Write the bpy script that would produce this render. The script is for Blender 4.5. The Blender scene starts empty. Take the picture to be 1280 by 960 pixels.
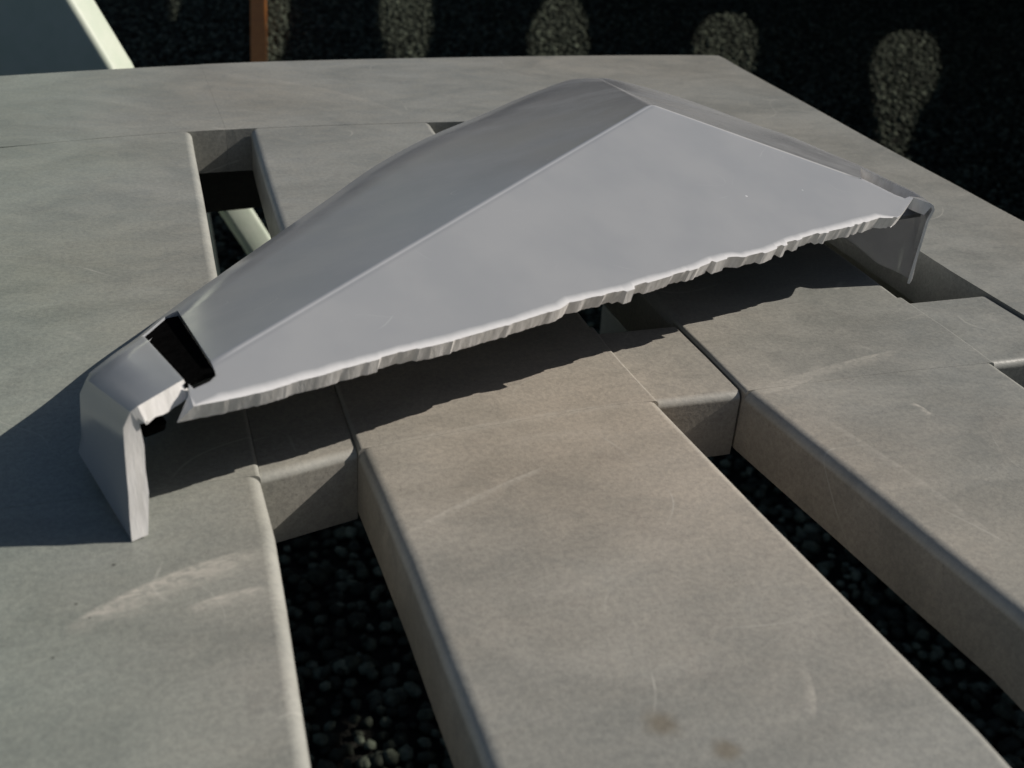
import bpy, bmesh, math, random
import numpy as np
from mathutils import Vector, Matrix
# plan coordinates in metres; z = 0 is the table top
D = {'F2_left_hole': [[0.01519, 0.22302, 0.03189], [0.01503, 0.22034, 0.03095], [0.01348, 0.21857, 0.03051], [0.00996, 0.21661, 0.03023], [0.00912, 0.2179, 0.0308], [0.009, 0.21532, 0.02989]], 'F2_cut': [[0.00944, 0.21194, 0.02862], [0.01278, 0.21276, 0.02851], [0.01924, 0.21424, 0.02825], [0.02633, 0.21641, 0.02816], [0.03226, 0.21866, 0.02824], [0.03751, 0.22027, 0.02818], [0.04144, 0.22192, 0.02829], [0.04456, 0.22288, 0.02825], [0.0516, 0.22534, 0.02827], [0.0641, 0.2292, 0.02813], [0.07371, 0.23218, 0.02802], [0.08266, 0.23525, 0.02802], [0.09123, 0.23814, 0.02801], [0.098, 0.2408, 0.02814], [0.10387, 0.24294, 0.02819], [0.10744, 0.24532, 0.02861], [0.10945, 0.24583, 0.02854], [0.11463, 0.24733, 0.02845], [0.11877, 0.24837, 0.02831], [0.12664, 0.25078, 0.02821], [0.13539, 0.25419, 0.02836], [0.14629, 0.25783, 0.02834], [0.15357, 0.26074, 0.02849], [0.15855, 0.26295, 0.02867], [0.16348, 0.26487, 0.02876], [0.16799, 0.2658, 0.02854], [0.17119, 0.26568, 0.0281], [0.18045, 0.26859, 0.02802], [0.18989, 0.27298, 0.02843], [0.1954, 0.2751, 0.02852], [0.20456, 0.27824, 0.02853], [0.21562, 0.28161, 0.02838], [0.22632, 0.28541, 0.02844], [0.23359, 0.28789, 0.02844], [0.24111, 0.28852, 0.02774]], 'F2_right': [[0.24389, 0.29029, 0.02803], [0.25072, 0.29874, 0.03023], [0.24745, 0.30043, 0.03124], [0.24305, 0.30402, 0.03306], [0.23783, 0.30794, 0.03511], [0.24105, 0.31323, 0.03661]], 'apex': [0.17111, 0.33784, 0.054], 'outL': [[0.22535, 0.51129, 0.0183], [0.2166, 0.51077, 0.0186], [0.20491, 0.50339, 0.01875], [0.1754, 0.47736, 0.01905], [0.14806, 0.45095, 0.0192], [0.11736, 0.42222, 0.0195], [0.08946, 0.39199, 0.01905], [0.06592, 0.36125, 0.0183], [0.04582, 0.33523, 0.01755], [0.02573, 0.30922, 0.0168], [0.00966, 0.28849, 0.01605], [0.00024, 0.26916, 0.018], [-0.00582, 0.25408, 0.0213], [-0.01162, 0.24744, 0.02025]], 'creL': [[0.17111, 0.33784, 0.054], [0.16489, 0.33331, 0.05314], [0.15815, 0.3284, 0.0522], [0.14952, 0.32211, 0.051], [0.13829, 0.31393, 0.04944], [0.11929, 0.30009, 0.0468], [0.09856, 0.28499, 0.04392], [0.07956, 0.27114, 0.04128], [0.06056, 0.2573, 0.03864], [0.04069, 0.24283, 0.03588], [0.01457, 0.2238, 0.03225], [0.00819, 0.21915, 0.03136], [0.00328, 0.21558, 0.03068], [-0.00163, 0.212, 0.03]], 'outR': [[0.22535, 0.51129, 0.0183], [0.22199, 0.48235, 0.0252], [0.23732, 0.46541, 0.024], [0.24871, 0.44247, 0.02325], [0.25898, 0.41367, 0.0225], [0.26564, 0.39526, 0.0225], [0.26885, 0.37192, 0.0228], [0.27096, 0.35242, 0.0234], [0.26897, 0.33201, 0.0249], [0.26623, 0.31217, 0.0267], [0.26013, 0.29492, 0.0285]], 'creR': [[0.17111, 0.33784, 0.054], [0.18033, 0.33363, 0.05136], [0.18956, 0.32941, 0.04872], [0.19878, 0.3252, 0.04608], [0.208, 0.32099, 0.04344], [0.21723, 0.31678, 0.0408], [0.22729, 0.31218, 0.03792], [0.23814, 0.30722, 0.03481], [0.24655, 0.30338, 0.03241], [0.25244, 0.30069, 0.03072], [0.25496, 0.29954, 0.03]], 'N': [0.11445, -0.33544, 0.93508], 'tipL': [-0.00585, 0.20654, 0.0], 'tipR': [0.25769, 0.29411, 0.0], 'DB': [-0.01595, 0.23857, 0.0045], 'patches': [[[0.31145, 5.76686], [0.36954, 5.77257], [0.28129, 4.60524], [0.24367, 4.25232], [0.22717, 4.21189], [0.23784, 4.52718]], [[0.60923, 4.95365], [0.49746, 4.16619], [0.45706, 3.79455], [0.43399, 3.52687], [0.4289, 3.33448], [0.46122, 3.39737], [0.50238, 3.59449], [0.5758, 3.90745], [0.64892, 4.30332], [0.75218, 4.9589], [0.84525, 5.81931], [0.7675, 5.81167]], [[1.14961, 4.97348], [0.98217, 4.29971], [0.91565, 3.95713], [0.87387, 3.64791], [0.83468, 3.39782], [0.89695, 3.3931], [0.98845, 3.6413], [1.07414, 3.88756], [1.18635, 4.26767], [1.36984, 4.98155], [1.49784, 5.63511], [1.35467, 5.62348]], [[1.80849, 4.67609], [1.64694, 4.37105], [1.51036, 4.07337], [1.38631, 3.7494], [1.29518, 3.46787], [1.23561, 3.21955], [1.34547, 3.21008], [1.48466, 3.45489], [1.64006, 3.80019], [1.80216, 4.2137], [1.9359, 4.62425], [1.92937, 4.7884]], [[2.39543, 4.31713], [2.26112, 4.12906], [2.08247, 3.84733], [1.92957, 3.53943], [1.80798, 3.22033], [1.77802, 3.02945], [1.88111, 3.11474], [2.0629, 3.35934], [2.28277, 3.70584], [2.475, 4.04832], [2.56587, 4.31565], [2.49758, 4.36637]], [[3.06945, 3.98644], [3.21348, 3.98228], [3.18645, 3.86193], [3.01908, 3.60276], [2.8088, 3.3288], [2.61427, 3.10078], [2.4356, 2.91872], [2.27269, 2.75573], [2.06954, 2.50195], [1.8988, 2.28557], [1.80365, 2.23711], [1.90761, 2.41673], [2.10462, 2.69117], [2.28889, 2.98051], [2.4728, 3.27364], [2.63333, 3.49661], [2.8359, 3.74722]], [[0.16814, 0.82119], [0.18298, 0.84008], [0.19159, 0.82615], [0.19205, 0.7924], [0.19165, 0.75012], [0.19055, 0.71059], [0.15461, 0.72072], [0.15947, 0.77992]], [[0.14953, 0.8263], [0.15694, 0.82652], [0.15242, 0.81212], [0.14492, 0.81088]]], 'AL': [[0.02014, 0.13536], [0.02266, 0.17711], [0.02433, 0.21056], [0.02386, 0.22671], [0.02666, 0.34798], [0.0291, 0.41683], [0.03161, 0.50149]], 'AR': [[0.04884, 0.12735], [0.0489, 0.15244], [0.04933, 0.19209], [0.04851, 0.23643], [0.05217, 0.3796], [0.05411, 0.43154], [0.05717, 0.49841]], 'BL': [[0.14075, 0.10788], [0.13851, 0.14171], [0.13592, 0.18646], [0.13352, 0.23943], [0.13288, 0.26755], [0.13434, 0.29127], [0.14042, 0.48339], [0.1418, 0.50512]], 'BR': [[0.1705, 0.1359], [0.16801, 0.15917], [0.16522, 0.18993], [0.16042, 0.2381], [0.16094, 0.25844], [0.16095, 0.27711]], 'CL': [[0.2468, 0.23799], [0.24794, 0.25454], [0.24796, 0.28307], [0.249, 0.29928], [0.25038, 0.32915]], 'CR': [[0.28119, 0.26354], [0.28061, 0.27268], [0.28107, 0.28475], [0.28081, 0.30054], [0.28169, 0.31798]], 'rim': [[-0.05159, 0.61433], [0.04682, 0.63142], [0.11259, 0.63659], [0.20747, 0.63887], [0.29986, 0.63781], [0.35616, 0.6347], [0.3638, 0.62785], [0.36197, 0.59917], [0.35813, 0.51728], [0.35413, 0.44922], [0.35205, 0.38609], [0.35022, 0.34313]], 'seam': [[-0.04564, 0.49158], [-0.00825, 0.5004], [0.031, 0.50643], [0.08931, 0.50847], [0.14251, 0.50772]], 'cn': [[0.02427, 0.22696], [0.04812, 0.23267], [0.08142, 0.23603], [0.121, 0.23951], [0.13553, 0.23852], [0.15996, 0.23821], [0.20658, 0.2388], [0.24938, 0.23744]], 'arcs': [[[-0.02003, 0.18104], [-0.00887, 0.1891], [0.00555, 0.19463], [0.02079, 0.19781]], [[-0.01351, 0.18288], [-0.00427, 0.18919], [0.00701, 0.1929], [0.0186, 0.19408]], [[0.00292, 0.18176], [0.0109, 0.18397], [0.01983, 0.18505]], [[0.04954, 0.19442], [0.0635, 0.20353], [0.08137, 0.21009], [0.09333, 0.21448]], [[0.051, 0.23199], [0.08166, 0.23681], [0.10445, 0.23796], [0.13183, 0.23844]], [[0.16153, 0.2355], [0.17837, 0.2375], [0.1925, 0.24699]], [[0.16549, 0.23793], [0.19739, 0.24593], [0.22399, 0.25102]], [[0.17201, 0.22716], [0.17676, 0.21076], [0.18148, 0.18602], [0.18473, 0.15494]], [[0.11646, 0.13545], [0.11367, 0.12729], [0.11028, 0.12191]], [[0.20466, 0.22075], [0.20547, 0.21283]], [[0.05994, 0.16738], [0.07765, 0.168], [0.09632, 0.16866]], [[0.08209, 0.22471], [0.10075, 0.22831], [0.12055, 0.22169]], [[0.04913, 0.61194], [0.10136, 0.57477], [0.13592, 0.51251]]], 'R': [[0.9447836, 0.1042367, -0.3106744], [-0.3218136, 0.4739436, -0.8196423], [0.0618053, 0.8743639, 0.481319]], 'f': 1400.8211877323959, 'lowc': [0.00544, 0.21219, 0.0249], 'clip': [0.00074, 0.22259, 0.018], 'stains': [[0.08203, 0.12865], [0.0911, 0.11969], [-0.00978, 0.19964], [-0.01467, 0.18391], [-0.02123, 0.1741], [-0.01714, 0.18873]], 'board': [[0.39288, 3.37059], [0.43877, 3.36711], [0.87763, 6.54033], [0.79117, 6.52668]]}
def P3(p, z=None):
    return Vector((p[0], p[1], p[2] if z is None else z))

# ------------------------------------------------------------------ camera
sc = bpy.context.scene
col = sc.collection
cam_d = bpy.data.cameras.new('camera')
cam = bpy.data.objects.new('camera', cam_d)
col.objects.link(cam)
Rm = Matrix(D['R']).to_4x4()
Rm.translation = Vector((0, 0, 0.15))
cam.matrix_world = Rm
cam_d.sensor_width = 36.0
cam_d.lens = 36.0 * D['f'] / 1280.0
cam_d.clip_start = 0.01
cam_d.clip_end = 200
cam_d.dof.use_dof = True
cam_d.dof.focus_distance = 0.36
cam_d.dof.aperture_fstop = 26.0
sc.camera = cam

# ------------------------------------------------------------------ light
SUN = Vector((1.4, -0.08, 1.0)).normalized()
w = bpy.data.worlds.new('World')
sc.world = w
w.use_nodes = True
nt = w.node_tree
sky = nt.nodes.new('ShaderNodeTexSky')
sky.sky_type = 'NISHITA'
sky.sun_disc = False
sky.dust_density = 1.5
sky.sun_elevation = math.asin(SUN.z)
sky.sun_rotation = math.atan2(SUN.x, SUN.y)
bg = nt.nodes['Background']
bg.inputs['Strength'].default_value = 0.05
nt.links.new(sky.outputs[0], bg.inputs['Color'])
ld = bpy.data.lights.new('sun', 'SUN')
ld.energy = 5.0
ld.angle = math.radians(0.32)
ld.color = (1.0, 0.93, 0.84)
sun = bpy.data.objects.new('sun', ld)
sun.rotation_euler = SUN.to_track_quat('Z', 'Y').to_euler()
sun.location = (1.5, 0.2, 3)
col.objects.link(sun)
sc.view_settings.view_transform = 'Standard'
sc.view_settings.look = 'None'
sc.view_settings.exposure = -0.33
sc.view_settings.gamma = 1.0

# ------------------------------------------------------------------ node helpers
class NT:
    def __init__(s, name):
        s.m = bpy.data.materials.new(name)
        s.m.use_nodes = True
        s.t = s.m.node_tree
        s.b = s.t.nodes['Principled BSDF']
        s.tc = s.t.nodes.new('ShaderNodeTexCoord').outputs['Object']
    def n(s, typ, **kw):
        nd = s.t.nodes.new(typ)
        for k, v in kw.items(): setattr(nd, k, v)
        return nd
    def l(s, a, b): s.t.links.new(a, b)
    def noise(s, scale, detail=3, rough=.5, vec=None, dist=0.0):
        nd = s.n('ShaderNodeTexNoise')
        nd.inputs['Scale'].default_value = scale
        nd.inputs['Detail'].default_value = detail
        nd.inputs['Roughness'].default_value = rough
        nd.inputs['Distortion'].default_value = dist
        s.l(vec if vec is not None else s.tc, nd.inputs['Vector'])
        return nd.outputs['Fac']
    def math(s, op, a, b=None, clamp=False):
        nd = s.n('ShaderNodeMath', operation=op, use_clamp=clamp)
        for i, v in enumerate((a, b)):
            if v is None: continue
            if isinstance(v, (int, float)): nd.inputs[i].default_value = v
            else: s.l(v, nd.inputs[i])
        return nd.outputs[0]
    def ramp(s, fac, lo, hi, a=0.0, b=1.0):
        nd = s.n('ShaderNodeMapRange', clamp=True)
        nd.interpolation_type = 'SMOOTHSTEP'
        s.l(fac, nd.inputs['Value'])
        for k, v in zip(('From Min', 'From Max', 'To Min', 'To Max'), (lo, hi, a, b)):
            nd.inputs[k].default_value = v
        return nd.outputs['Result']
    def mix(s, fac, a, b, typ='MIX'):
        nd = s.n('ShaderNodeMix', data_type='RGBA', blend_type=typ)
        if isinstance(fac, (int, float)): nd.inputs[0].default_value = fac
        else: s.l(fac, nd.inputs[0])
        for i, v in ((6, a), (7, b)):
            if isinstance(v, tuple): nd.inputs[i].default_value = v + (1,) if len(v) == 3 else v
            else: s.l(v, nd.inputs[i])
        return nd.outputs[2]
    def bump(s, h, strength, dist):
        nd = s.n('ShaderNodeBump')
        nd.inputs['Strength'].default_value = strength
        nd.inputs['Distance'].default_value = dist
        s.l(h, nd.inputs['Height'])
        s.l(nd.outputs[0], s.b.inputs['Normal'])
    def set(s, **kw):
        for k, v in kw.items():
            i = s.b.inputs[k.replace('_', ' ')]
            if isinstance(v, tuple): i.default_value = v + (1,)
            elif isinstance(v, (int, float)): i.default_value = v
            else: s.l(v, i)

def circle_of(a, b, c):
    ax, ay = a; bx, by = b; cx, cy = c
    d = 2 * (ax * (by - cy) + bx * (cy - ay) + cx * (ay - by))
    if abs(d) < 1e-9: d = 1e-9
    ux = ((ax*ax+ay*ay)*(by-cy) + (bx*bx+by*by)*(cy-ay) + (cx*cx+cy*cy)*(ay-by)) / d
    uy = ((ax*ax+ay*ay)*(cx-bx) + (bx*bx+by*by)*(ax-cx) + (cx*cx+cy*cy)*(bx-ax)) / d
    return ux, uy, math.hypot(ax-ux, ay-uy)

def mat_table():
    s = NT('stone_look_resin')
    warp = s.n('ShaderNodeMapping'); s.l(s.tc, warp.inputs[0])
    warp.inputs['Scale'].default_value = (1.0, 1.7, 1.0)
    warp.inputs['Rotation'].default_value = (0, 0, .25)
    big = s.noise(16, 4, .6, warp.outputs[0], 1.2)
    mid = s.noise(75, 5, .65, warp.outputs[0], .8)
    fine = s.noise(700, 3, .7)
    speck = s.noise(1500, 2, .6)
    c = s.mix(s.ramp(big, .25, .75), (.226, .234, .218), (.318, .325, .303))
    c = s.mix(s.ramp(mid, .30, .72, 0, .30), c, (.355, .350, .315))
    c = s.mix(s.ramp(s.noise(34, 4, .6, None, 2.0), .55, .75, 0, .28), c, (.20, .195, .185))
    c = s.mix(s.ramp(fine, .3, .7, 0, .8), c, s.mix(1.0, c, (.74, .74, .76), 'MULTIPLY'))
    c = s.mix(s.ramp(speck, .60, .72, 0, .4), c, (.12, .115, .10))
    c = s.mix(s.ramp(s.noise(2600, 2, .6), .35, .65, 0, .5), c, s.mix(1.0, c, (1.28, 1.28, 1.26), 'MULTIPLY'))
    # warm tone in random patches, part of the lens colour shading painted in
    c = s.mix(s.ramp(s.noise(5.0, 2, .5), .42, .66, 0, .5), c, s.mix(1.0, c, (1.06, .97, .88), 'MULTIPLY'))
    # lens shading painted in: warm bright middle of the table, greener left
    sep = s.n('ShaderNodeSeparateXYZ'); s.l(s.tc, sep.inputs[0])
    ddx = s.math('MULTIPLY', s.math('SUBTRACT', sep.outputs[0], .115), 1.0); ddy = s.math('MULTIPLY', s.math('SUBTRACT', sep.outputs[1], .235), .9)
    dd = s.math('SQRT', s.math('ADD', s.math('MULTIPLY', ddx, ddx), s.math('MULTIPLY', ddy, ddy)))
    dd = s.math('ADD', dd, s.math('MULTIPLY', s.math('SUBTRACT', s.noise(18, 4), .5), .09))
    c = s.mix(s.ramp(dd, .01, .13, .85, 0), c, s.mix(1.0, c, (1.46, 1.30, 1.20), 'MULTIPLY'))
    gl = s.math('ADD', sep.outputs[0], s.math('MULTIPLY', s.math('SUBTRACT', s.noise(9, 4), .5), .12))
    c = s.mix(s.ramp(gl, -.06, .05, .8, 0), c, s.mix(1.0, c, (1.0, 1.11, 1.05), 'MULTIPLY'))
    # long thin hairline scratches: contour lines of smooth noise
    for q, (sc_, wd_, am_, zz) in enumerate(((9, .0016, .5, 0.0), (14, .0020, .35, 3.0), (6, .0010, .6, 7.0))):
        mp = s.n('ShaderNodeMapping'); s.l(s.tc, mp.inputs[0]); mp.inputs['Location'].default_value = (zz, zz*.7, zz)
        mp.inputs['Scale'].default_value = (1, 1.5, 1); mp.inputs['Rotation'].default_value = (0, 0, .5*q)
        nn = s.math('ABSOLUTE', s.math('SUBTRACT', s.noise(sc_, 1, .3, mp.outputs[0]), .5))
        ms = s.math('MULTIPLY', s.ramp(nn, 0, wd_, 1, 0), s.ramp(s.noise(22 + 5*q, 3, .5, mp.outputs[0]), .52, .66, 0, am_))
        c = s.mix(ms, c, (.55, .54, .49))
    # pale arcs
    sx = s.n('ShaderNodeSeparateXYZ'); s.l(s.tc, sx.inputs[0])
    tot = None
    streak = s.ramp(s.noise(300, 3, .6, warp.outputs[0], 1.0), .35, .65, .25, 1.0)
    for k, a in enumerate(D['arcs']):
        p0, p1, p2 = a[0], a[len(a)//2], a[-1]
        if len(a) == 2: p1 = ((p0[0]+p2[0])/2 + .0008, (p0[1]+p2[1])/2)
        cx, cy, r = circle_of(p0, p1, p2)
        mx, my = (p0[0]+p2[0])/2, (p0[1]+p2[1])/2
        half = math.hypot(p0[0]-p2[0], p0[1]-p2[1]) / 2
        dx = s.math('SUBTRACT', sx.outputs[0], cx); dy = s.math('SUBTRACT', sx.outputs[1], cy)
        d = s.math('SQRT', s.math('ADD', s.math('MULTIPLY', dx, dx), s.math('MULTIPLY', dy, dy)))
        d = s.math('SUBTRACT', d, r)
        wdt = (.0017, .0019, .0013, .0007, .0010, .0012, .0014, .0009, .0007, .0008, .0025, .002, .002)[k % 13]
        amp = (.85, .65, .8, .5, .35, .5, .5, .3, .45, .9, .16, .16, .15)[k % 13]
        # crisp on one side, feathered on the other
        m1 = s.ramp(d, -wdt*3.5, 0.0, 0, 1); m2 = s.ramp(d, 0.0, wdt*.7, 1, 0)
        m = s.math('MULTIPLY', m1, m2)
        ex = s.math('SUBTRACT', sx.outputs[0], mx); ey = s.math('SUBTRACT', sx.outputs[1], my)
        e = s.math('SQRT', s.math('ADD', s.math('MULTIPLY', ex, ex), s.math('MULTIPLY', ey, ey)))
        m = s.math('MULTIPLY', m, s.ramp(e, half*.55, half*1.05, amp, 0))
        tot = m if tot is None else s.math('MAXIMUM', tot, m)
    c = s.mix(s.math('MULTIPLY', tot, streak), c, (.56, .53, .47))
    wa = s.n('ShaderNodeAttribute', attribute_name='edge_glint')
    c = s.mix(s.math('MULTIPLY', wa.outputs['Fac'], s.ramp(s.noise(60, 4, .6), .3, .7, .30, .52)), c, (.60, .61, .57))  # paler rounded edges: their sun highlight painted into the colour
    # brown stains and little pits
    for k, p in enumerate(D['stains']):
        ex = s.math('SUBTRACT', sx.outputs[0], p[0]); ey = s.math('SUBTRACT', sx.outputs[1], p[1])
        e = s.math('SQRT', s.math('ADD', s.math('MULTIPLY', ex, ex), s.math('MULTIPLY', ey, ey)))
        e = s.math('ADD', e, s.math('MULTIPLY', s.math('SUBTRACT', s.noise(220, 3), .5), .004 if k < 2 else .0004))
        if k < 2: c = s.mix(s.ramp(e, .0005, .0048 - .001*k, .5, 0), c, (.14, .105, .055))
        else: c = s.mix(s.ramp(e, .0001, .0007 if k == 2 else .00045, .85, 0), c, (.05, .05, .045))
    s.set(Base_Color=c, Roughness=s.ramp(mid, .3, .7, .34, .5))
    s.b.inputs['Specular IOR Level'].default_value = .35
    h = s.math('ADD', s.math('MULTIPLY', fine, .5), s.math('MULTIPLY', mid, 1.0))
    s.bump(h, .28, .0006)
    return s.m

def mat_plastic():
    s = NT('glossy_white_plastic')
    at = s.n('ShaderNodeAttribute', attribute_name='stress_glint')
    c = s.mix(s.ramp(s.noise(45, 3), .3, .7), (.345, .362, .385), (.378, .392, .412))
    c = s.mix(at.outputs['Fac'], c, (.92, .92, .93))  # whitening along the torn edge plus a painted highlight on the creases
    sp = s.noise(260, 2, .4)
    c = s.mix(s.ramp(sp, .79, .81, 0, .8), c, (.80, .80, .82))
    for q, (sc_, wd_) in enumerate(((22, .0022), (35, .003))):
        mp = s.n('ShaderNodeMapping'); s.l(s.tc, mp.inputs[0]); mp.inputs['Location'].default_value = (q*3.1, 1.7, q); mp.inputs['Scale'].default_value = (1, 2.2, 1)
        nn = s.math('ABSOLUTE', s.math('SUBTRACT', s.noise(sc_, 1, .3, mp.outputs[0]), .5))
        ms = s.math('MULTIPLY', s.ramp(nn, 0, wd_, 1, 0), s.ramp(s.noise(60, 3), .58, .68, 0, .28))
        c = s.mix(ms, c, (.7, .7, .72))
    smg = s.ramp(s.noise(28, 4, .6), .4, .7, 0, .10)
    s.set(Base_Color=c, Roughness=s.math('ADD', s.ramp(s.noise(900, 2), .3, .7, .11, .15), smg))
    s.b.inputs['Specular IOR Level'].default_value = .55
    s.b.inputs['Subsurface Weight'].default_value = .3
    s.b.inputs['Subsurface Scale'].default_value = .004
    s.b.inputs['Subsurface Radius'].default_value = (1.0, 1.0, 1.0)
    s.bump(s.noise(420, 3, .6), .03, .0003)
    return s.m

def mat_cut():
    s = NT('broken_plastic_face')
    st = s.n('ShaderNodeMapping'); s.l(s.tc, st.inputs[0]); st.inputs['Scale'].default_value = (1, .5, .18)
    c = s.mix(s.ramp(s.noise(500, 3, .6, st.outputs[0]), .3, .7), (.74, .73, .71), (.90, .89, .88))
    s.set(Base_Color=c, Roughness=.55)
    s.bump(s.noise(700, 3, .6, st.outputs[0]), .3, .0005)
    return s.m

def mat_simple(name, c1, c2, scale=40, rough=.6, bump=.2, dist=.001, rand=False):
    s = NT(name)
    f = s.ramp(s.noise(scale, 4, .6), .3, .7)
    c = s.mix(f, c1, c2)
    if rand:
        g = s.n('ShaderNodeNewGeometry')
        c = s.mix(s.math('POWER', g.outputs['Random Per Island'], 2.2), s.mix(1.0, c, (.5, .52, .5), 'MULTIPLY'), s.mix(1.0, c, (2.3, 2.4, 2.2), 'MULTIPLY'))
    s.set(Base_Color=c, Roughness=rough)
    s.bump(s.noise(scale*4, 4), bump, dist)
    return s.m

M_TAB = mat_table(); M_PLA = mat_plastic(); M_CUT = mat_cut()
M_BLK = mat_simple('black_clip_slot_shade', (.003, .003, .003), (.006, .006, .006), 300, .9)
M_BLK.node_tree.nodes['Principled BSDF'].inputs['Specular IOR Level'].default_value = .0
M_GRY = mat_simple('grey_moulded_plastic', (.10, .105, .11), (.13, .135, .14), 200, .4, .1, .0005)
M_GND = mat_simple('dark_soil', (.010, .010, .009), (.024, .024, .021), 60, .9, .8, .01)
M_PEB = mat_simple('grey_green_pebbles', (.032, .036, .030), (.070, .077, .063), 90, .8, .5, .002, rand=True)
M_PEB.node_tree.nodes['Principled BSDF'].inputs['Specular IOR Level'].default_value = .05
M_GND.node_tree.nodes['Principled BSDF'].inputs['Specular IOR Level'].default_value = .05
M_CHR = mat_simple('pale_chair_resin', (.60, .68, .56), (.66, .72, .61), 60, .5, .15, .0008)
M_LIN = mat_simple('dark_shade_board', (.012, .012, .012), (.025, .022, .02), 20, .9)
M_ORG = mat_simple('orange_painted_timber', (.62, .19, .018), (.72, .25, .03), 30, .7)

# ------------------------------------------------------------------ object helpers
def tag(o, label=None, cat=None, group=None, kind=None):
    if label: o['label'] = label
    if cat: o['category'] = cat
    if group: o['group'] = group
    if kind: o['kind'] = kind
    return o
def empty(name, loc, label, cat, group=None):
    o = bpy.data.objects.new(name, None)
    o.empty_display_size = .02
    o.location = loc
    col.objects.link(o)
    return tag(o, label, cat, group)
def link(name, bm, mats, parent=None, smooth=None):
    me = bpy.data.meshes.new(name)
    bmesh.ops.recalc_face_normals(bm, faces=bm.faces) if smooth != 'keep' else None
    bm.to_mesh(me); bm.free()
    for m in (mats if isinstance(mats, (list, tuple)) else [mats]): me.materials.append(m)
    o = bpy.data.objects.new(name, me)
    col.objects.link(o)
    if parent is not None:
        o.parent = parent
        o.matrix_parent_inverse = parent.matrix_world.inverted() if parent.type != 'EMPTY' else Matrix.Translation(-Vector(parent.location))
    me.polygons.foreach_set('use_smooth', [True]*len(me.polygons))
    try: me.set_sharp_from_angle(angle=math.radians(34))
    except Exception: pass
    if name in ('slat', 'centre_tile', 'crossbar', 'rim'):
        wn = o.modifiers.new('weighted', 'WEIGHTED_NORMAL'); wn.keep_sharp = True; wn.weight = 80
    return o

def slab(name, pts, zt, th, soft, mat, parent, r=.0034, r2=.00025, zf=None):
    """flat board from a plan outline; soft(a, b) tells which outline edges are rounded"""
    bm = bmesh.new()
    z = (lambda p: zt) if zf is None else zf
    top = [bm.verts.new((p[0], p[1], z(p))) for p in pts]
    bot = [bm.verts.new((p[0], p[1], z(p) - th)) for p in pts]
    bm.faces.new(top); bm.faces.new(bot[::-1])
    n = len(pts)
    for i in range(n):
        j = (i + 1) % n
        bm.faces.new((top[j], top[i], bot[i], bot[j]))
    bm.normal_update()
    tv = set(top)
    se, he = [], []
    for i in range(n):
        e = bm.edges.get((top[i], top[(i+1) % n]))
        (se if soft(pts[i], pts[(i+1) % n]) else he).append(e)
    if se: bmesh.ops.bevel(bm, geom=se, offset=r, segments=5, profile=.5, affect='EDGES', clamp_overlap=True)
    wl = bm.verts.layers.float.new('edge_glint')
    for v in bm.verts:
        d = (z(v.co) - v.co.z) / r
        if .03 < d < .93: v[wl] = math.sin(math.pi * min(1, d)) ** .6
    tri = [f for f in bm.faces if len(f.verts) > 4]
    bmesh.ops.triangulate(bm, faces=tri)
    return link(name, bm, mat, parent)

def box_bm(bm, c, s, rot=None, taper=1.0, bev=0.0):
    g = bmesh.ops.create_cube(bm, size=1.0)
    vs = g['verts']
    for v in vs:
        k = taper if v.co.z < 0 else 1.0
        v.co = Vector((v.co.x*s[0]*k, v.co.y*s[1]*k, v.co.z*s[2]))
    if bev:
        es = list({e for v in vs for e in v.link_edges})
        r = bmesh.ops.bevel(bm, geom=es, offset=bev, segments=3, profile=.5, affect='EDGES')
        vs = list({v for f in r['faces'] for v in f.verts} | {v for v in vs if v.is_valid})
    for v in vs:
        if rot is not None: v.co = rot @ v.co
        v.co += Vector(c)
    return vs

def lerp(a, b, t): return a + (b - a) * t
def xat(line, y):
    """x on a polyline given as [[x, y], ...], y ascending, straight beyond its ends"""
    L = sorted(line, key=lambda p: p[1])
    if y <= L[0][1]: return L[0][0] + (y - L[0][1]) * 0.02 * (1 if L is not None else 1)
    for a, b in zip(L, L[1:]):
        if y <= b[1]: return lerp(a[0], b[0], (y - a[1]) / (b[1] - a[1]))
    return L[-1][0] + (y - L[-1][1]) * .06
def smooth_line(line, extra=()):
    L = sorted([tuple(p) for p in line] + list(extra), key=lambda p: p[1])
    return L

# ------------------------------------------------------------------ ground
GZ = -0.705
bm = bmesh.new()
bmesh.ops.create_grid(bm, x_segments=1, y_segments=1, size=60)
for v in bm.verts: v.co.z = GZ - .012
g = link('ground', bm, M_GND); tag(g, kind='structure')

rng = np.random.default_rng(4)
ico = bmesh.new(); bmesh.ops.create_icosphere(ico, subdivisions=1, radius=1.0)
iv = np.array([v.co[:] for v in ico.verts]); ico.faces.ensure_lookup_table()
if_ = np.array([[v.index for v in f.verts] for f in ico.faces]); ico.free()
sp = .0165
gx, gy = np.meshgrid(np.arange(-.35, 4.6, sp), np.arange(.3, 5.0, sp))
P = np.stack([gx.ravel(), gy.ravel()], 1) + rng.uniform(-.5, .5, (gx.size, 2)) * sp
P = P[(P[:, 0] < .75 + P[:, 1] * 1.0) & (P[:, 0] > -.35)]
N = len(P)
rad = rng.uniform(.005, .0118, (N, 1)) * rng.uniform(.7, 1.3, (N, 3)) * np.array([1, 1, .7])
V = iv[None] * (1 + rng.uniform(-.16, .16, (N, len(iv), 1))) * rad[:, None, :]
ang = rng.uniform(0, 6.283, N); tl = rng.uniform(-.5, .5, N)
ct, s_ = np.cos(tl), np.sin(tl)
x, y, z = V[..., 0], V[..., 1], V[..., 2]
x, z = x*ct[:, None] - z*s_[:, None], x*s_[:, None] + z*ct[:, None]
ca, sa = np.cos(ang)[:, None], np.sin(ang)[:, None]
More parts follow.
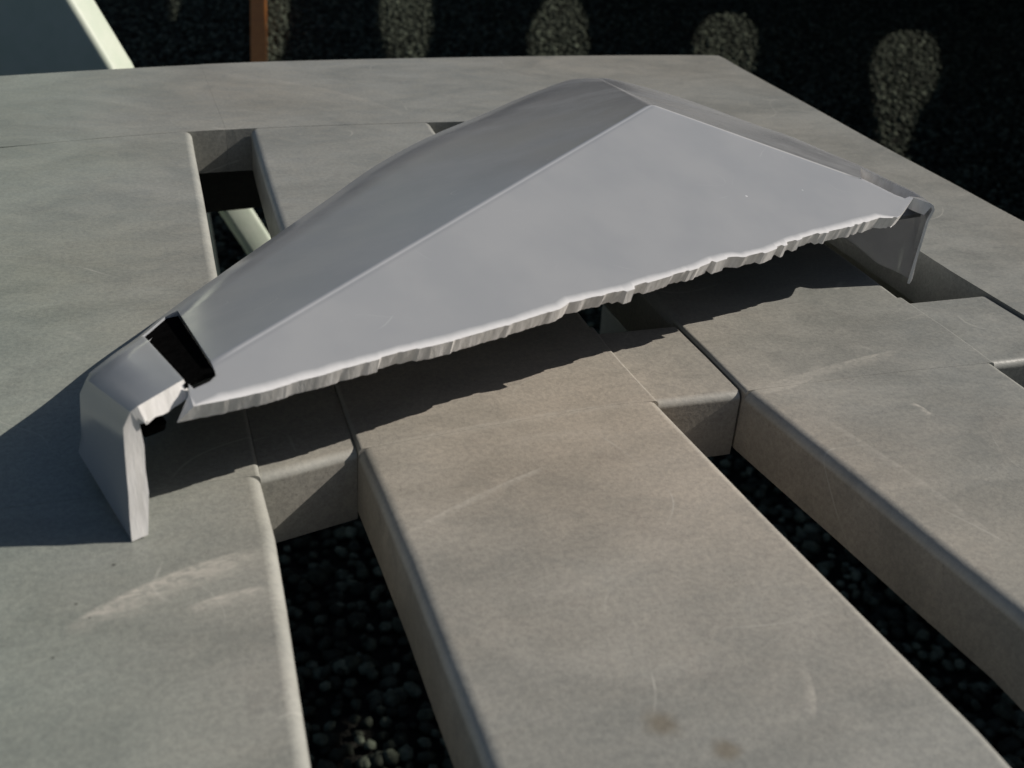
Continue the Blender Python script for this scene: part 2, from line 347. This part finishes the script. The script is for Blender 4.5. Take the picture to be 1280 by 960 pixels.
V = np.stack([x*ca - y*sa + P[:, 0:1], x*sa + y*ca + P[:, 1:2], z + (GZ - .006 + rng.uniform(-.004, .006, (N, 1)))], -1).reshape(-1, 3)
F = (if_[None] + (np.arange(N) * len(iv))[:, None, None]).reshape(-1, 3)
me = bpy.data.meshes.new('gravel')
me.vertices.add(len(V)); me.vertices.foreach_set('co', V.astype(np.float32).ravel())
me.loops.add(F.size); me.loops.foreach_set('vertex_index', F.astype(np.int32).ravel())
me.polygons.add(len(F)); me.polygons.foreach_set('loop_start', np.arange(0, F.size, 3, dtype=np.int32))
me.update(calc_edges=True)
me.materials.append(M_PEB)
o = bpy.data.objects.new('gravel', me); col.objects.link(o)
tag(o, 'grey green pebbles covering the ground around and under the table', 'gravel', kind='stuff')

# ------------------------------------------------------------------ unseen board added to shade the gravel (right of the table, above the frame)
CZ = 0.75
shade_board = empty('added_shade_board', (3.9, 2.0, GZ), 'unseen dark board with oval openings added right of the table to shade the gravel', 'shade_board')
dz = CZ - GZ
off = Vector((SUN.x / SUN.z * dz, SUN.y / SUN.z * dz))
bm = bmesh.new()
loops = [[(1.64, -5.0), (12, -5.0), (12, 12), (1.64, 12)]]
def chaikin(p, n=2):
    for _ in range(n):
        q = []
        for i in range(len(p)):
            a, b = p[i], p[(i+1) % len(p)]
            q += [(a[0]*.75+b[0]*.25, a[1]*.75+b[1]*.25), (a[0]*.25+b[0]*.75, a[1]*.25+b[1]*.75)]
        p = q
    return p
for h in D['patches']:
    loops.append([(p[0] + off.x, p[1] + off.y) for p in chaikin([tuple(q) for q in h])])  # openings shaped backwards from the sunlit ovals wanted on the gravel
ed = []
for L in loops:
    vs = [bm.verts.new((p[0], p[1], CZ)) for p in L]
    ed += [bm.edges.new((vs[i], vs[(i+1) % len(vs)])) for i in range(len(vs))]
bmesh.ops.triangle_fill(bm, use_beauty=True, use_dissolve=False, edges=ed)
g = bmesh.ops.extrude_face_region(bm, geom=bm.faces[:])
for e in g['geom']:
    if isinstance(e, bmesh.types.BMVert): e.co.z -= .004
link('board', bm, M_LIN, shade_board)
for px, py in ((1.74, -4.9), (11.9, -4.9), (11.9, 11.9), (1.74, 11.9)):
    bm = bmesh.new(); box_bm(bm, (px, py, (GZ + CZ) / 2 - .004), (.06, .06, dz - .008), bev=.006)
    link('added_post', bm, M_LIN, shade_board)

# ------------------------------------------------------------------ table
T = empty('garden_table', (.045, .26, GZ), 'stone coloured resin garden table with slotted top carrying the broken white cover', 'table')
TH = .0195
AL = smooth_line(D['AL']); AR = smooth_line(D['AR'])
BL = smooth_line(D['BL']); BR = smooth_line(D['BR'] + [[.1612, .30], [.1645, .50]])
CL = smooth_line(D['CL'] + [[.2440, .10], [.2545, .40], [.258, .50]])
CR = smooth_line(D['CR'] + [[.2800, .10], [.2840, .40], [.287, .50]])
SY0 = .012
def ysm(x):   # far seam
    S = [(-.29, .478), (-.16, .484)] + [tuple(p) for p in D['seam']] + [(.20, .506), (.287, .503)]
    S = sorted(S)
    for a, b in zip(S, S[1:]):
        if x <= b[0]: return lerp(a[1], b[1], (x - a[0]) / (b[0] - a[0]))
    return S[-1][1]
def ycn(x):   # near side of the crossbar band
    S = [(-.4, .2262)] + sorted(tuple(p) for p in D['cn']) + [(.30, .2372)]
    for a, b in zip(S, S[1:]):
        if x <= b[0]: return lerp(a[1], b[1], (x - a[0]) / (b[0] - a[0]))
    return S[-1][1]
YF = .2835
def strip(xl, xr, y0, y1, n=9):
    """outline between two side lines; y0 / y1 are functions of x or numbers"""
    f0 = y0 if callable(y0) else (lambda x: y0); f1 = y1 if callable(y1) else (lambda x: y1)
    L, Rr = [], []
    for side, out in ((xl, L), (xr, Rr)):
        ya = f0(side(.25) if True else 0); yb = f1(side(.45))
        for k in range(n + 1):
            y = lerp(ya, yb, k / n)
            out.append((side(y), y))
    bot = [(lerp(L[0][0], Rr[0][0], k / 6), 0) for k in range(1, 6)]
    bot = [(x, f0(x)) for x, _ in bot]
    topp = [(lerp(Rr[-1][0], L[-1][0], k / 6), 0) for k in range(1, 6)]
    topp = [(x, f1(x)) for x, _ in topp]
    return L[::-1] + bot + Rr + topp      # counter-clockwise
def side_soft(a, b): return abs(b[1] - a[1]) > abs(b[0] - a[0]) * .9
def L_(line): return lambda y: xat(line, y)
DR, DL = (lambda y: -.0640 + .02 * (y - .25)), (lambda y: -.0890 + .01 * (y - .25))
EL, ER = (lambda y: -.172), (lambda y: -.196)
RL = lambda y: -.196
cols = [(EL, DL), (DR, L_(AL)), (L_(AR), L_(BL)), (L_(BR), L_(CL))]
GAP = .00004
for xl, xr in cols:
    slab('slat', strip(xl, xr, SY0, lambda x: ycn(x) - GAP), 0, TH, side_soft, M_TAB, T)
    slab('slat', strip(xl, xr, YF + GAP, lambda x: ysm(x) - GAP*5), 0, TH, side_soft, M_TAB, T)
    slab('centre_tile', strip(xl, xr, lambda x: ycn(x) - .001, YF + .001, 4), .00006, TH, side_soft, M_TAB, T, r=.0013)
def front_soft(a, b): return abs(b[0] - a[0]) > abs(b[1] - a[1]) * .9
gaps = [(DL, DR), (L_(AL), L_(AR)), (L_(BL), L_(BR)), (L_(CL), L_(CR)), (ER, EL)]
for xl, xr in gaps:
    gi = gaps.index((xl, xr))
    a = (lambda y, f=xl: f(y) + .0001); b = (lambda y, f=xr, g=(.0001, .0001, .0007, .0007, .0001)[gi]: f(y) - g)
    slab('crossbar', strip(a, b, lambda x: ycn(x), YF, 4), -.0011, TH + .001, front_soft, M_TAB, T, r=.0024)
# rims
rim = [tuple(p) for p in D['rim']]
far = rim[:6]; right = rim[6:]
XR = L_(CR)
ysC = ysm(.28)
def rim_soft_factory(outer):
    S = {(round(p[0], 5), round(p[1], 5)) for p in outer}
    return lambda a, b: (round(a[0], 5), round(a[1], 5)) in S and (round(b[0], 5), round(b[1], 5)) in S
MX = .0335
def cat(pts, n=4):
    q = [Vector(p) for p in pts]; q = [q[0]*2-q[1]] + q + [q[-1]*2-q[-2]]; out = []
    for i in range(1, len(q)-2):
        for k in range(n):
            t = k/n; a, b, c, d = q[i-1:i+3]
            out.append(.5*((2*b)+(c-a)*t+(2*a-5*b+4*c-d)*t*t+(3*b-a-3*c+d)*t**3))
    return out + [q[-2]]
outer_all = [(.345, -.02), (.3495, .12), (.350, .25)] + [tuple(p) for p in right[::-1]] + [tuple(p) for p in far[::-1]] + [(-.16, .587), (-.235, .56)]
oc = [(round(p.x, 5), round(p.y, 5)) for p in cat([Vector(p) for p in outer_all], 3)]
i_m = min(range(len(oc)), key=lambda i: abs(oc[i][0] - MX) + (0 if oc[i][1] > .5 else 9))
oR = oc[:i_m + 1]; MX = oR[-1][0]
inner = [(XR(y) + .0002, y) for y in np.linspace(-.02, ysC - .001, 14)]
XB = max(p[0] for p in inner)
seamR = [(x, ysm(x) + GAP*5) for x in np.linspace(XB, MX + .00003, 12)]
# right rim + far right rim as one moulded piece
poly = oR + [(MX + .00003, ysm(MX) + GAP*5)] + seamR[::-1][1:-1] + [(inner[-1][0], ysm(XB) + GAP*5)] + inner[::-1]
innerS = {(round(p[0], 5), round(p[1], 5)) for p in inner}
sf = rim_soft_factory(oR)
def sf2(a, b):
    if sf(a, b): return True
    return False
rimf = {}
def far_slot_edge(a, b):
    # the seam gets its rounding only where a slot opens under it
    mx = (a[0] + b[0]) / 2
    return False
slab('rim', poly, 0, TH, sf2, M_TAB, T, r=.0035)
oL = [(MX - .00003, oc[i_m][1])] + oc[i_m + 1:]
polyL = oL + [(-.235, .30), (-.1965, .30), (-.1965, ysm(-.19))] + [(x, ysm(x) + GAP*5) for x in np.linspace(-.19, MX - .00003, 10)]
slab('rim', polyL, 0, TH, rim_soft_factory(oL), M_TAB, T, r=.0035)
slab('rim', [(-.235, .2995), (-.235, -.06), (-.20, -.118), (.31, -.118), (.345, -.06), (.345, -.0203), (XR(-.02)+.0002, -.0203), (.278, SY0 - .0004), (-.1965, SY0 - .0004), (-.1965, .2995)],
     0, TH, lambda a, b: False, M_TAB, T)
# apron under the rim
ap = [(p[0], p[1]) for p in oc]
ap = ap + [(-.235, -.06), (-.20, -.118), (.31, -.118), (.345, -.06)]
cx0, cy0 = .055, .26
def shrink(p, d):
    v = Vector((p[0] - cx0, p[1] - cy0)); k = (v.length - d) / v.length
    return (cx0 + v.x * k, cy0 + v.y * k)
bm = bmesh.new(); rings = []
for d, z in ((.012, -TH - .0002), (.012, -.078), (.018, -.078), (.018, -TH - .0002)):
    rings.append([bm.verts.new((*shrink(p, d), z)) for p in ap])
for a in range(4):
    A_, B_ = rings[a], rings[(a+1) % 4]
    for i in range(len(ap)):
        j = (i+1) % len(ap)
        bm.faces.new((A_[i], A_[j], B_[j], B_[i]))
link('apron', bm, M_TAB, T)
for lx, ly in ((.315, .585), (-.185, .53), (.30, -.075), (-.185, -.075)):
    bm = bmesh.new(); box_bm(bm, (lx, ly, (GZ - .02) / 2 - .005), (.055, .055, -GZ - .03), taper=.7, bev=.006)
    link('leg', bm, M_TAB, T)

# ------------------------------------------------------------------ pale chair beyond the table
CH = empty('garden_chair', (-.22, 1.1, GZ), 'pale resin garden chair with upright back panel beyond the far left table rim', 'chair')
# chair frame: u runs along the panel (to its sunlit right edge), w runs away from the viewer
u = Vector((.85, -.50, 0)).normalized(); wv = Vector((.50, .85, 0)).normalized()
def slab3(name, poly, thick, bev, mat, parent):
    """poly: 3-D outline of the viewer-side face; extruded along wv"""
    bm = bmesh.new()
    a = [bm.verts.new(p) for p in poly]; b = [bm.verts.new(p + wv*thick) for p in poly]
    bm.faces.new(a); bm.faces.new(b[::-1])
    for i in range(len(a)):
        j = (i+1) % len(a); bm.faces.new((a[j], a[i], b[i], b[j]))
    bmesh.ops.recalc_face_normals(bm, faces=bm.faces)
    bmesh.ops.bevel(bm, geom=bm.edges[:], offset=bev, segments=4, profile=.5, affect='EDGES', clamp_overlap=True)
    return link(name, bm, mat, parent)
def wp(base, a, z): return base + u*a + Vector((0, 0, z))
pb = Vector((.003, .93, 0))
slab3('backrest', [wp(pb, .055, -.20), wp(pb, 0, -.076), wp(pb, -.032, -.022), wp(pb, -.076, .05), wp(pb, -.12, .11), wp(pb, -.19, .135), wp(pb, -.40, .135), wp(pb, -.46, .09), wp(pb, -.49, -.20)], .034, .006, M_CHR, CH)
seat_c = pb + u*(-.37) + wv*.23
rz = Matrix.Rotation(math.atan2(u.y, u.x), 3, 'Z')
bm = bmesh.new(); box_bm(bm, (seat_c.x, seat_c.y, GZ + .43), (.42, .44, .028), rz, bev=.008); link('seat', bm, M_CHR, CH)
def beam(name, a, b, wd, dp, mat, parent, wd2=None):
    bm = bmesh.new(); d = (b - a); L = d.length; q = d.to_track_quat('Z', 'X').to_matrix()
    wd2 = wd2 or wd
    g = bmesh.ops.create_cube(bm, size=1)['verts']
    for v in g:
        k = wd if v.co.z < 0 else wd2
        v.co = Vector((v.co.x*k, v.co.y*dp, v.co.z*L))
    bmesh.ops.bevel(bm, geom=bm.edges[:], offset=min(wd, dp, wd2)*.18, segments=3, profile=.5, affect='EDGES')
    for v in bm.verts: v.co = q @ v.co + (a+b)/2
    return link(name, bm, mat, parent)
beam('leg', Vector((.066, 1.03, -.170)), Vector((.345, 1.10, GZ)), .026, .03, M_CHR, CH)
beam('leg', pb + u*(-.47) + wv*.02 + Vector((0, 0, -.19)), pb + u*(-.50) + wv*-.03 + Vector((0, 0, GZ)), .04, .03, M_CHR, CH)
beam('leg', seat_c + u*.2 + wv*.2 + Vector((0, 0, GZ + .41)), seat_c + u*.23 + wv*.22 + Vector((0, 0, GZ)), .04, .03, M_CHR, CH)
beam('leg', seat_c + u*-.2 + wv*.2 + Vector((0, 0, GZ + .41)), seat_c + u*-.23 + wv*.22 + Vector((0, 0, GZ)), .04, .03, M_CHR, CH)
beam('armrest', pb + u*-.485 + wv*.025 + Vector((0, 0, -.06)), pb + u*-.485 + wv*.42 + Vector((0, 0, -.06)), .04, .02, M_CHR, CH)

# orange board lying on the gravel
bm = bmesh.new()
b4 = [Vector((p[0], p[1], -.692)) for p in D['board']]
vs = [bm.verts.new(p) for p in b4]; f = bm.faces.new(vs)
ex = bmesh.ops.extrude_face_region(bm, geom=[f])
for e in ex['geom']:
    if isinstance(e, bmesh.types.BMVert): e.co.z += .02
o = link('edging_board', bm, M_ORG)
tag(o, 'orange painted board lying on the gravel beyond the far table rim', 'board')

# ------------------------------------------------------------------ broken cover
COV = empty('broken_cover', (.12, .28, 0), 'broken glossy white plastic cover corner with jagged cut edge lying on the slats', 'plastic cover')
THK = .0043
NF = Vector(D['N'])
bm = bmesh.new()
lay = bm.verts.layers.float.new('stress_glint')
cutl = bm.verts.layers.float.new('cutrow')
def vnew(p, s=0.0):
    v = bm.verts.new(p); v[lay] = s; return v
def cat3(pts, marks, n=4):
    q = [Vector(p) for p in pts]; q = [q[0]*2-q[1]] + q + [q[-1]*2-q[-2]]; out = []; idx = []
    for i in range(1, len(q)-2):
        idx.append(len(out))
        for k in range(n):
            t = k/n; a, b, c, d = q[i-1:i+3]
            out.append(.5*((2*b)+(c-a)*t+(2*a-5*b+4*c-d)*t*t+(3*b-a-3*c+d)*t**3))
    idx.append(len(out)); out.append(q[-2])
    return out, [idx[m] for m in marks]
def lin3(pts, n=4):
    q = [Vector(p) for p in pts]; out = []
    for a, b in zip(q, q[1:]):
        for k in range(n): out.append(a.lerp(b, k/n))
    return out + [q[-1]]
NS = 4
# --- left side stations (apex -> left end)
oL_, mk = cat3(D['outL'], (10, 11, 13), NS); cL_ = lin3(D['creL'], NS)
iH0, iH1, iE = mk
oR_, mk2 = cat3(D['outR'], (7, 9, 10), NS); cR_ = lin3(D['creR'], NS)
jH0, jH1, jE = mk2
ROW = [0, .3, .55, .72, .84, .93, 1.0]
def outward(line, i, sgn):
    a = line[max(i-1, 0)]; b = line[min(i+1, len(line)-1)]
    t = Vector((b.x-a.x, b.y-a.y, 0)).normalized()
    return Vector((t.y, -t.x, 0)) * sgn
def facet(c, o_, t, bulge): 
    p = c.lerp(o_, t); p.z += bulge * (t/.84 if t < .84 else (1-t)/.16); return p
outE = Vector((-.957, -.29, 0))
def wall_rows(o_, out, zb, xb=.003):
    w2 = o_ + out*.0024 + Vector((0, 0, -.0042)); bt = Vector((o_.x + out.x*xb, o_.y + out.y*xb, zb))
    return [o_ + out*.0013 + Vector((0, 0, -.0012)), w2] + [w2.lerp(bt, q) for q in (.2, .4, .6, .8, 1.0)]
tipL = Vector(D['tipL']); DB = Vector(D['DB']); tipR = Vector(D['tipR'])
tipL.z = .0002
GL = []
nL = len(oL_)
for i in range(nL):
    c, o_ = cL_[i], oL_[i]
    out = outward(oL_, i, -1)
    f = i / (nL-1)
    if i == 0: out = Vector((.25, .97, 0)).normalized()
    zb = .0002 if f < .6 else lerp(.0002, DB.z, (f-.6)/.4)
    r = [vnew(facet(c, o_, t, .0014 * min(1, (nL-1-i)/8 + .2))) for t in ROW]
    if i == nL-1:
        out = (out + outE).normalized()
        wr = wall_rows(o_, out, zb); wr = wr[:2] + [wr[1].lerp(DB, q) for q in (.2, .4, .6, .8, 1.0)]
    else: wr = wall_rows(o_, out, zb)
    r += [vnew(p) for p in wr]
    GL.append(r)
GR = [GL[0]]
nR = len(oR_)
for i in range(1, nR):
    c, o_ = cR_[i], oR_[i]
    out = outward(oR_, i, -1) * -1
    if out.x < 0 and out.y < 0: out = -out
    if out.x < 0: out = -out
    r = [vnew(facet(c, o_, t, .0003)) for t in ROW]
    zb_ = lerp(.0002, -.007, max(0, min(1, (o_.x - .2545) / .003)) * min(1, (nR-1-i)/7))
    wr = wall_rows(o_, out * lerp(1, .25, (i/(nR-1))**2), zb_)
    if i == nR-1: wr = [o_ + out*.0008 + Vector((0, 0, -.0015)), o_.lerp(tipR, .2)] + [o_.lerp(tipR, q) for q in (.36, .52, .68, .84, 1.0)]
    r += [vnew(p) for p in wr]
    GR.append(r)
def quad(a, b, c, d):
    vs = []
    for v in (a, b, c, d):
        if v not in vs: vs.append(v)
    if len(vs) < 3: return
    try: return bm.faces.new(vs)
    except ValueError: return None
NR = len(ROW) - 1
GLt = [r[NR-1].co.copy() for r in GL]; GLi = [(GL[i][0], ) for i in range(iH1, nL)]
for i in range(nL-1):
    for k in range(len(GL[0])-1):
        if iH0 <= i < iH1 and k < NR - 1: continue       # the slot near the left end
        quad(GL[i][k], GL[i+1][k], GL[i+1][k+1], GL[i][k+1])
for i in range(nR-1):
    for k in range(len(GL[0])-1):
        if jH0 <= i < jH1 + 2 and k < 3: continue     # the slot near the right end
        quad(GR[i+1][k], GR[i][k], GR[i][k+1], GR[i+1][k+1])
quad(GL[iH0][NR-2], GL[iH0][NR-1], GL[iH0+1][NR-1], GL[iH0][NR-2])
# --- left end wall, hanging from the last station line
E = GL[-1]; colsE = []
for k in range(NR + 1):
    if k == NR: colsE.append([E[NR]] + E[NR+1:]); continue
    v = E[k].co; t = ROW[k]
    b = tipL.lerp(DB, t)
    e2 = v + outE*.0034 + Vector((0, 0, -.0042)); jj = random.Random(3)
    colE = [E[k], vnew(v + outE*.0016 + Vector((0, 0, -.0009))), vnew(e2)]
    for q in (.2, .4, .6, .8, 1.0):
        p = e2.lerp(b, q)
        if k == 0 and q < 1: p = p + Vector((jj.uniform(-.0001, .0001), jj.uniform(-.0003, .0002), 0))
        colE.append(vnew(p))
    colsE.append(colE)
for a, b in zip(colsE, colsE[1:]):
    for k in range(7): quad(b[k], a[k], a[k+1], b[k+1])
# --- top plate
rnd = random.Random(7)
cut = [Vector(p) for p in D['F2_cut']]
fine = []
acc = 0.0
for a, b in zip(cut, cut[1:]):
    L = (b-a).length; n = max(1, int(L / .0007))
    for k in range(n): fine.append(a.lerp(b, k/n))
fine.append(cut[-1])
dirv = (cut[-1] - cut[0]).normalized(); per = dirv.cross(NF).normalized()   # towards the viewer
if per.y > 0: per = -per
xs0, xs1 = cut[0].x, cut[-1].x
ridge = 0.0; nxt = 0; lev = 0.0
jag = []; lowj = []; whit = []
for i, p in enumerate(fine):
    f = (p.x - xs0) / (xs1 - xs0)
    amp = .00012 + .00042 * max(0, min(1, (f - .42) / .08)) + (.0003 if .17 < f < .27 else 0)
    if i >= nxt:
        lev = rnd.uniform(-1, 1); nxt = i + rnd.choice((2, 2, 3, 4, 5, 7) if f > .42 else (2, 4, 6, 9))
    jag.append(p + per * lev * amp + NF * rnd.uniform(-.00005, .00005))
    lowj.append(per * (lev * amp * .9 + rnd.uniform(-.00006, .0001)) + NF * (rnd.uniform(-.0001, .00015) * (.6 if f < .4 else 1)))
    whit.append(1.0)
jag[0] = cut[0]; jag[-1] = cut[-1]
jv = [vnew(p, 1.0) for p in jag]
for v, lo in zip(jv, lowj): v[cutl] = 1.0
low_of = {v: lo for v, lo in zip(jv, lowj)}
wrnd = [0.0]*len(fine); cur = 0
for i in range(len(fine)): cur = cur*.9 + rnd.uniform(-1, 1)*.1; wrnd[i] = cur
band = []
for i, p in enumerate(fine):
    e = min(1, i/8, (len(fine)-1-i)/10)
    band.append(vnew(p - per * (.0004 + (.0021 + .0010*wrnd[i]) * e), 0.0 ))
mid = [vnew(jag[i].lerp(band[i].co, .35), .75) for i in range(len(fine))]
for i in range(len(fine)-1):
    quad(jv[i], jv[i+1], mid[i+1], mid[i]); quad(mid[i], mid[i+1], band[i+1], band[i])
hL = [vnew(Vector(p)) for p in D['F2_left_hole'][1:]]
hR = [vnew(Vector(p)) for p in D['F2_right'][:-1]]
loop = [GL[i][0] for i in range(0, iH0+1)] + hL + [jv[0], mid[0]] + band + [mid[-1], jv[-1]] + hR + [GR[i][0] for i in range(jH0, 0, -1)]
top = bm.faces.new(loop)
# bridge from the plate to the outer band at the right end
q0, q1 = hR[0], hR[1]
quad(q0, q1, GR[jH1+2][0], GR[-1][0])
bm.verts.index_update()
# rounded creases
crease = []
def ce(a, b):
    e = bm.edges.get((a, b))
    if e is not None and len(e.link_faces) == 2: crease.append(e)
for i in range(0, iH0): ce(GL[i][0], GL[i+1][0])
for i in range(0, jH0): ce(GR[i][0], GR[i+1][0])
for k in range(NR-1): ce(GL[0][k], GL[0][k+1])
bmesh.ops.recalc_face_normals(bm, faces=bm.faces)
if sum((f.normal.z * f.calc_area() for f in bm.faces)) < 0:
    for f in bm.faces: f.normal_flip()
bmesh.ops.bevel(bm, geom=crease, offset=.0018, segments=6, profile=.5, affect='EDGES', clamp_overlap=False)
bm.normal_update()
segs = [(cL_[i], cL_[i+1]) for i in range(iH0)] + [(cR_[i], cR_[i+1]) for i in range(jH0)] + [(Vector(D['outL'][0]), Vector(D['apex']))]  # pale highlight line painted along the rounded creases
for v in bm.verts:
    if v[lay] > 0 or (v.co - cL_[iH0]).length < .005 or (v.co - cR_[jH0]).length < .006: continue
    for a, b in segs:
        d = b - a; t = max(0, min(1, (v.co - a).dot(d) / d.length_squared))
        if (v.co - (a + d*t)).length < .0008: v[lay] = .6 - 500*(v.co - (a + d*t)).length; break
big = [f for f in bm.faces if len(f.verts) > 4]
bmesh.ops.triangulate(bm, faces=big)
bm.normal_update()
# thickness by hand: inner skin + broken faces
thin = {}
slot_v = {GL[i][k] for i in range(iH0, iH1 + 1) for k in range(NR + 1) if GL[i][k].is_valid} | set(hL[:-2])
for i in range(nR):
    for k in range(NR, len(GR[i])):
        if GR[i][k].is_valid: thin[GR[i][k]] = lerp(THK, .0009, min(1, i / (nR * .6)))
inner_at = {}
for i in range(iH1, nL):
    v = GL[i][0]
    if v.is_valid:
        fn = (GL[i][1].co - v.co).cross(GL[i-1][0].co - v.co).normalized() if GL[i-1][0].is_valid else NF
        if fn.z < 0: fn = -fn
        inner_at[v] = v.co - fn * THK + Vector((rnd.uniform(-.0003, .0003), rnd.uniform(-.0003, .0003), rnd.uniform(-.0003, .0003)))
for k, v in enumerate(colsE[0][2:]):
    # the torn end strip is narrow at the top, wavy, and thins at its foot
    th_ = (.0034, .0041, .0040, .0043, .0041, .0036)[min(k, 5)]
    inner_at[v] = v.co - outE * th_ + Vector((0, rnd.uniform(-.0002, .0002), .0004 if k == 5 else 0))
lowc = Vector(D['lowc'])
inner_at[hL[-1]] = lowc.lerp(hL[-1].co - NF*THK, .25); inner_at[jv[0]] = lowc.lerp(jv[0].co - NF*THK, .1)
outer_faces = list(bm.faces)
bedges = [e for e in bm.edges if len(e.link_faces) == 1]
inner = {}
for v in list(bm.verts):
    nrm = Vector((0, 0, 0))
    for f in v.link_faces: nrm += f.normal * f.calc_area() ** .5
    if nrm.length == 0: continue
    nrm.normalize()
    p = v.co - nrm * (THK if v not in thin else thin[v])
    if v in low_of: p = v.co - NF * (THK + .0) + low_of[v]
    if v in inner_at: p = inner_at[v]
    if p.z < .0002 and p.x < .2525: p.z = .0002
    w_ = bm.verts.new(p); w_[lay] = 0.0
    inner[v] = w_
for f in outer_faces:
    bm.faces.new([inner[v] for v in reversed(f.verts)])
cutfaces = []
for e in bedges:
    f = e.link_faces[0]
    for l in f.loops:
        if l.edge == e: a, b = l.vert, l.link_loop_next.vert
    # two rows so the torn edge can be uneven
    cf = bm.faces.new((b, a, inner[a], inner[b]))
    cf.material_index = 0 if (a in slot_v and b in slot_v) else 1
    cutfaces.append(cf)
cutset = cutfaces
shell = None
me = bpy.data.meshes.new('cover_shell')
for f in bm.faces: f.smooth = f.material_index == 0
bm.to_mesh(me); bm.free()
me.materials.append(M_PLA); me.materials.append(M_CUT)
me.set_sharp_from_angle(angle=math.radians(28))
shell = bpy.data.objects.new('shell', me); col.objects.link(shell)
wn = shell.modifiers.new('weighted', 'WEIGHTED_NORMAL'); wn.keep_sharp = True; wn.weight = 80
shell.parent = COV; shell.matrix_parent_inverse = Matrix.Translation(-Vector(COV.location))
def plate(name, grid, mat, t=.0012):
    bm = bmesh.new(); A_ = [[bm.verts.new(p) for p in row] for row in grid]; B_ = [[bm.verts.new(p - Vector((0, 0, t))) for p in row] for row in grid]
    n, m = len(grid), len(grid[0])
    for i in range(n-1):
        for k in range(m-1):
            bm.faces.new((A_[i][k], A_[i+1][k], A_[i+1][k+1], A_[i][k+1])); bm.faces.new((B_[i][k+1], B_[i+1][k+1], B_[i+1][k], B_[i][k]))
    ring = [(i, 0) for i in range(n)] + [(n-1, k) for k in range(1, m)] + [(i, m-1) for i in range(n-2, -1, -1)] + [(0, k) for k in range(m-2, 0, -1)]
    for (a, b), (c, d) in zip(ring, ring[1:] + ring[:1]): bm.faces.new((A_[a][b], B_[a][b], B_[c][d], A_[c][d]))
    return link(name, bm, mat, COV)
rows = []
for i in range(iH0, iH1 + 1):
    c, o_ = cL_[i], oL_[i]
    ins = (c - o_).normalized()
    t_ = (oL_[iH1] - oL_[iH0]).normalized() * 0
    f_ = (i - iH0) / (iH1 - iH0); s0 = c + ins * lerp(.0050, .0012, f_ ** .6); s1 = GLt[i]
    rows.append([s0.lerp(s1, k/4) - NF * lerp(.0011, .0007, (k/4)**2) for k in range(5)])
plate('slot_shade_plate', rows, M_BLK)  # black plate standing in for the darkness inside the open slot
rows = []
Cc = cL_[-1]
def zpl(x, y): return Cc.z - (NF.x*(x-Cc.x) + NF.y*(y-Cc.y)) / NF.z
for i in range(jH0 - 2, jH1 + 3):
    o_ = oR_[i]; f_ = (i - jH0 + 2) / (jH1 + 4 - jH0)
    x_, y_ = lerp(.2240, .2435, f_), lerp(.3190, .2955, f_)
    s0 = Vector((x_, y_, zpl(x_, y_) - .0052)); s1 = o_.lerp(cR_[i], .04) - Vector((0, 0, .0052))
    rows.append([s0.lerp(s1, k/4) for k in range(5)])
plate('slot_ledge', rows, M_GRY)
# dark clip remnant under the torn left corner
bm = bmesh.new()
c = Vector(D['clip'])
box_bm(bm, c + Vector((.0, .002, 0)), (.0055, .004, .0035), Matrix.Rotation(.5, 3, 'Z') @ Matrix.Rotation(.4, 3, 'X'), bev=.0008)
box_bm(bm, c + Vector((-.0015, .004, .002)), (.003, .006, .005), Matrix.Rotation(.7, 3, 'Z'), bev=.0006)
link('clip', bm, M_BLK, COV)
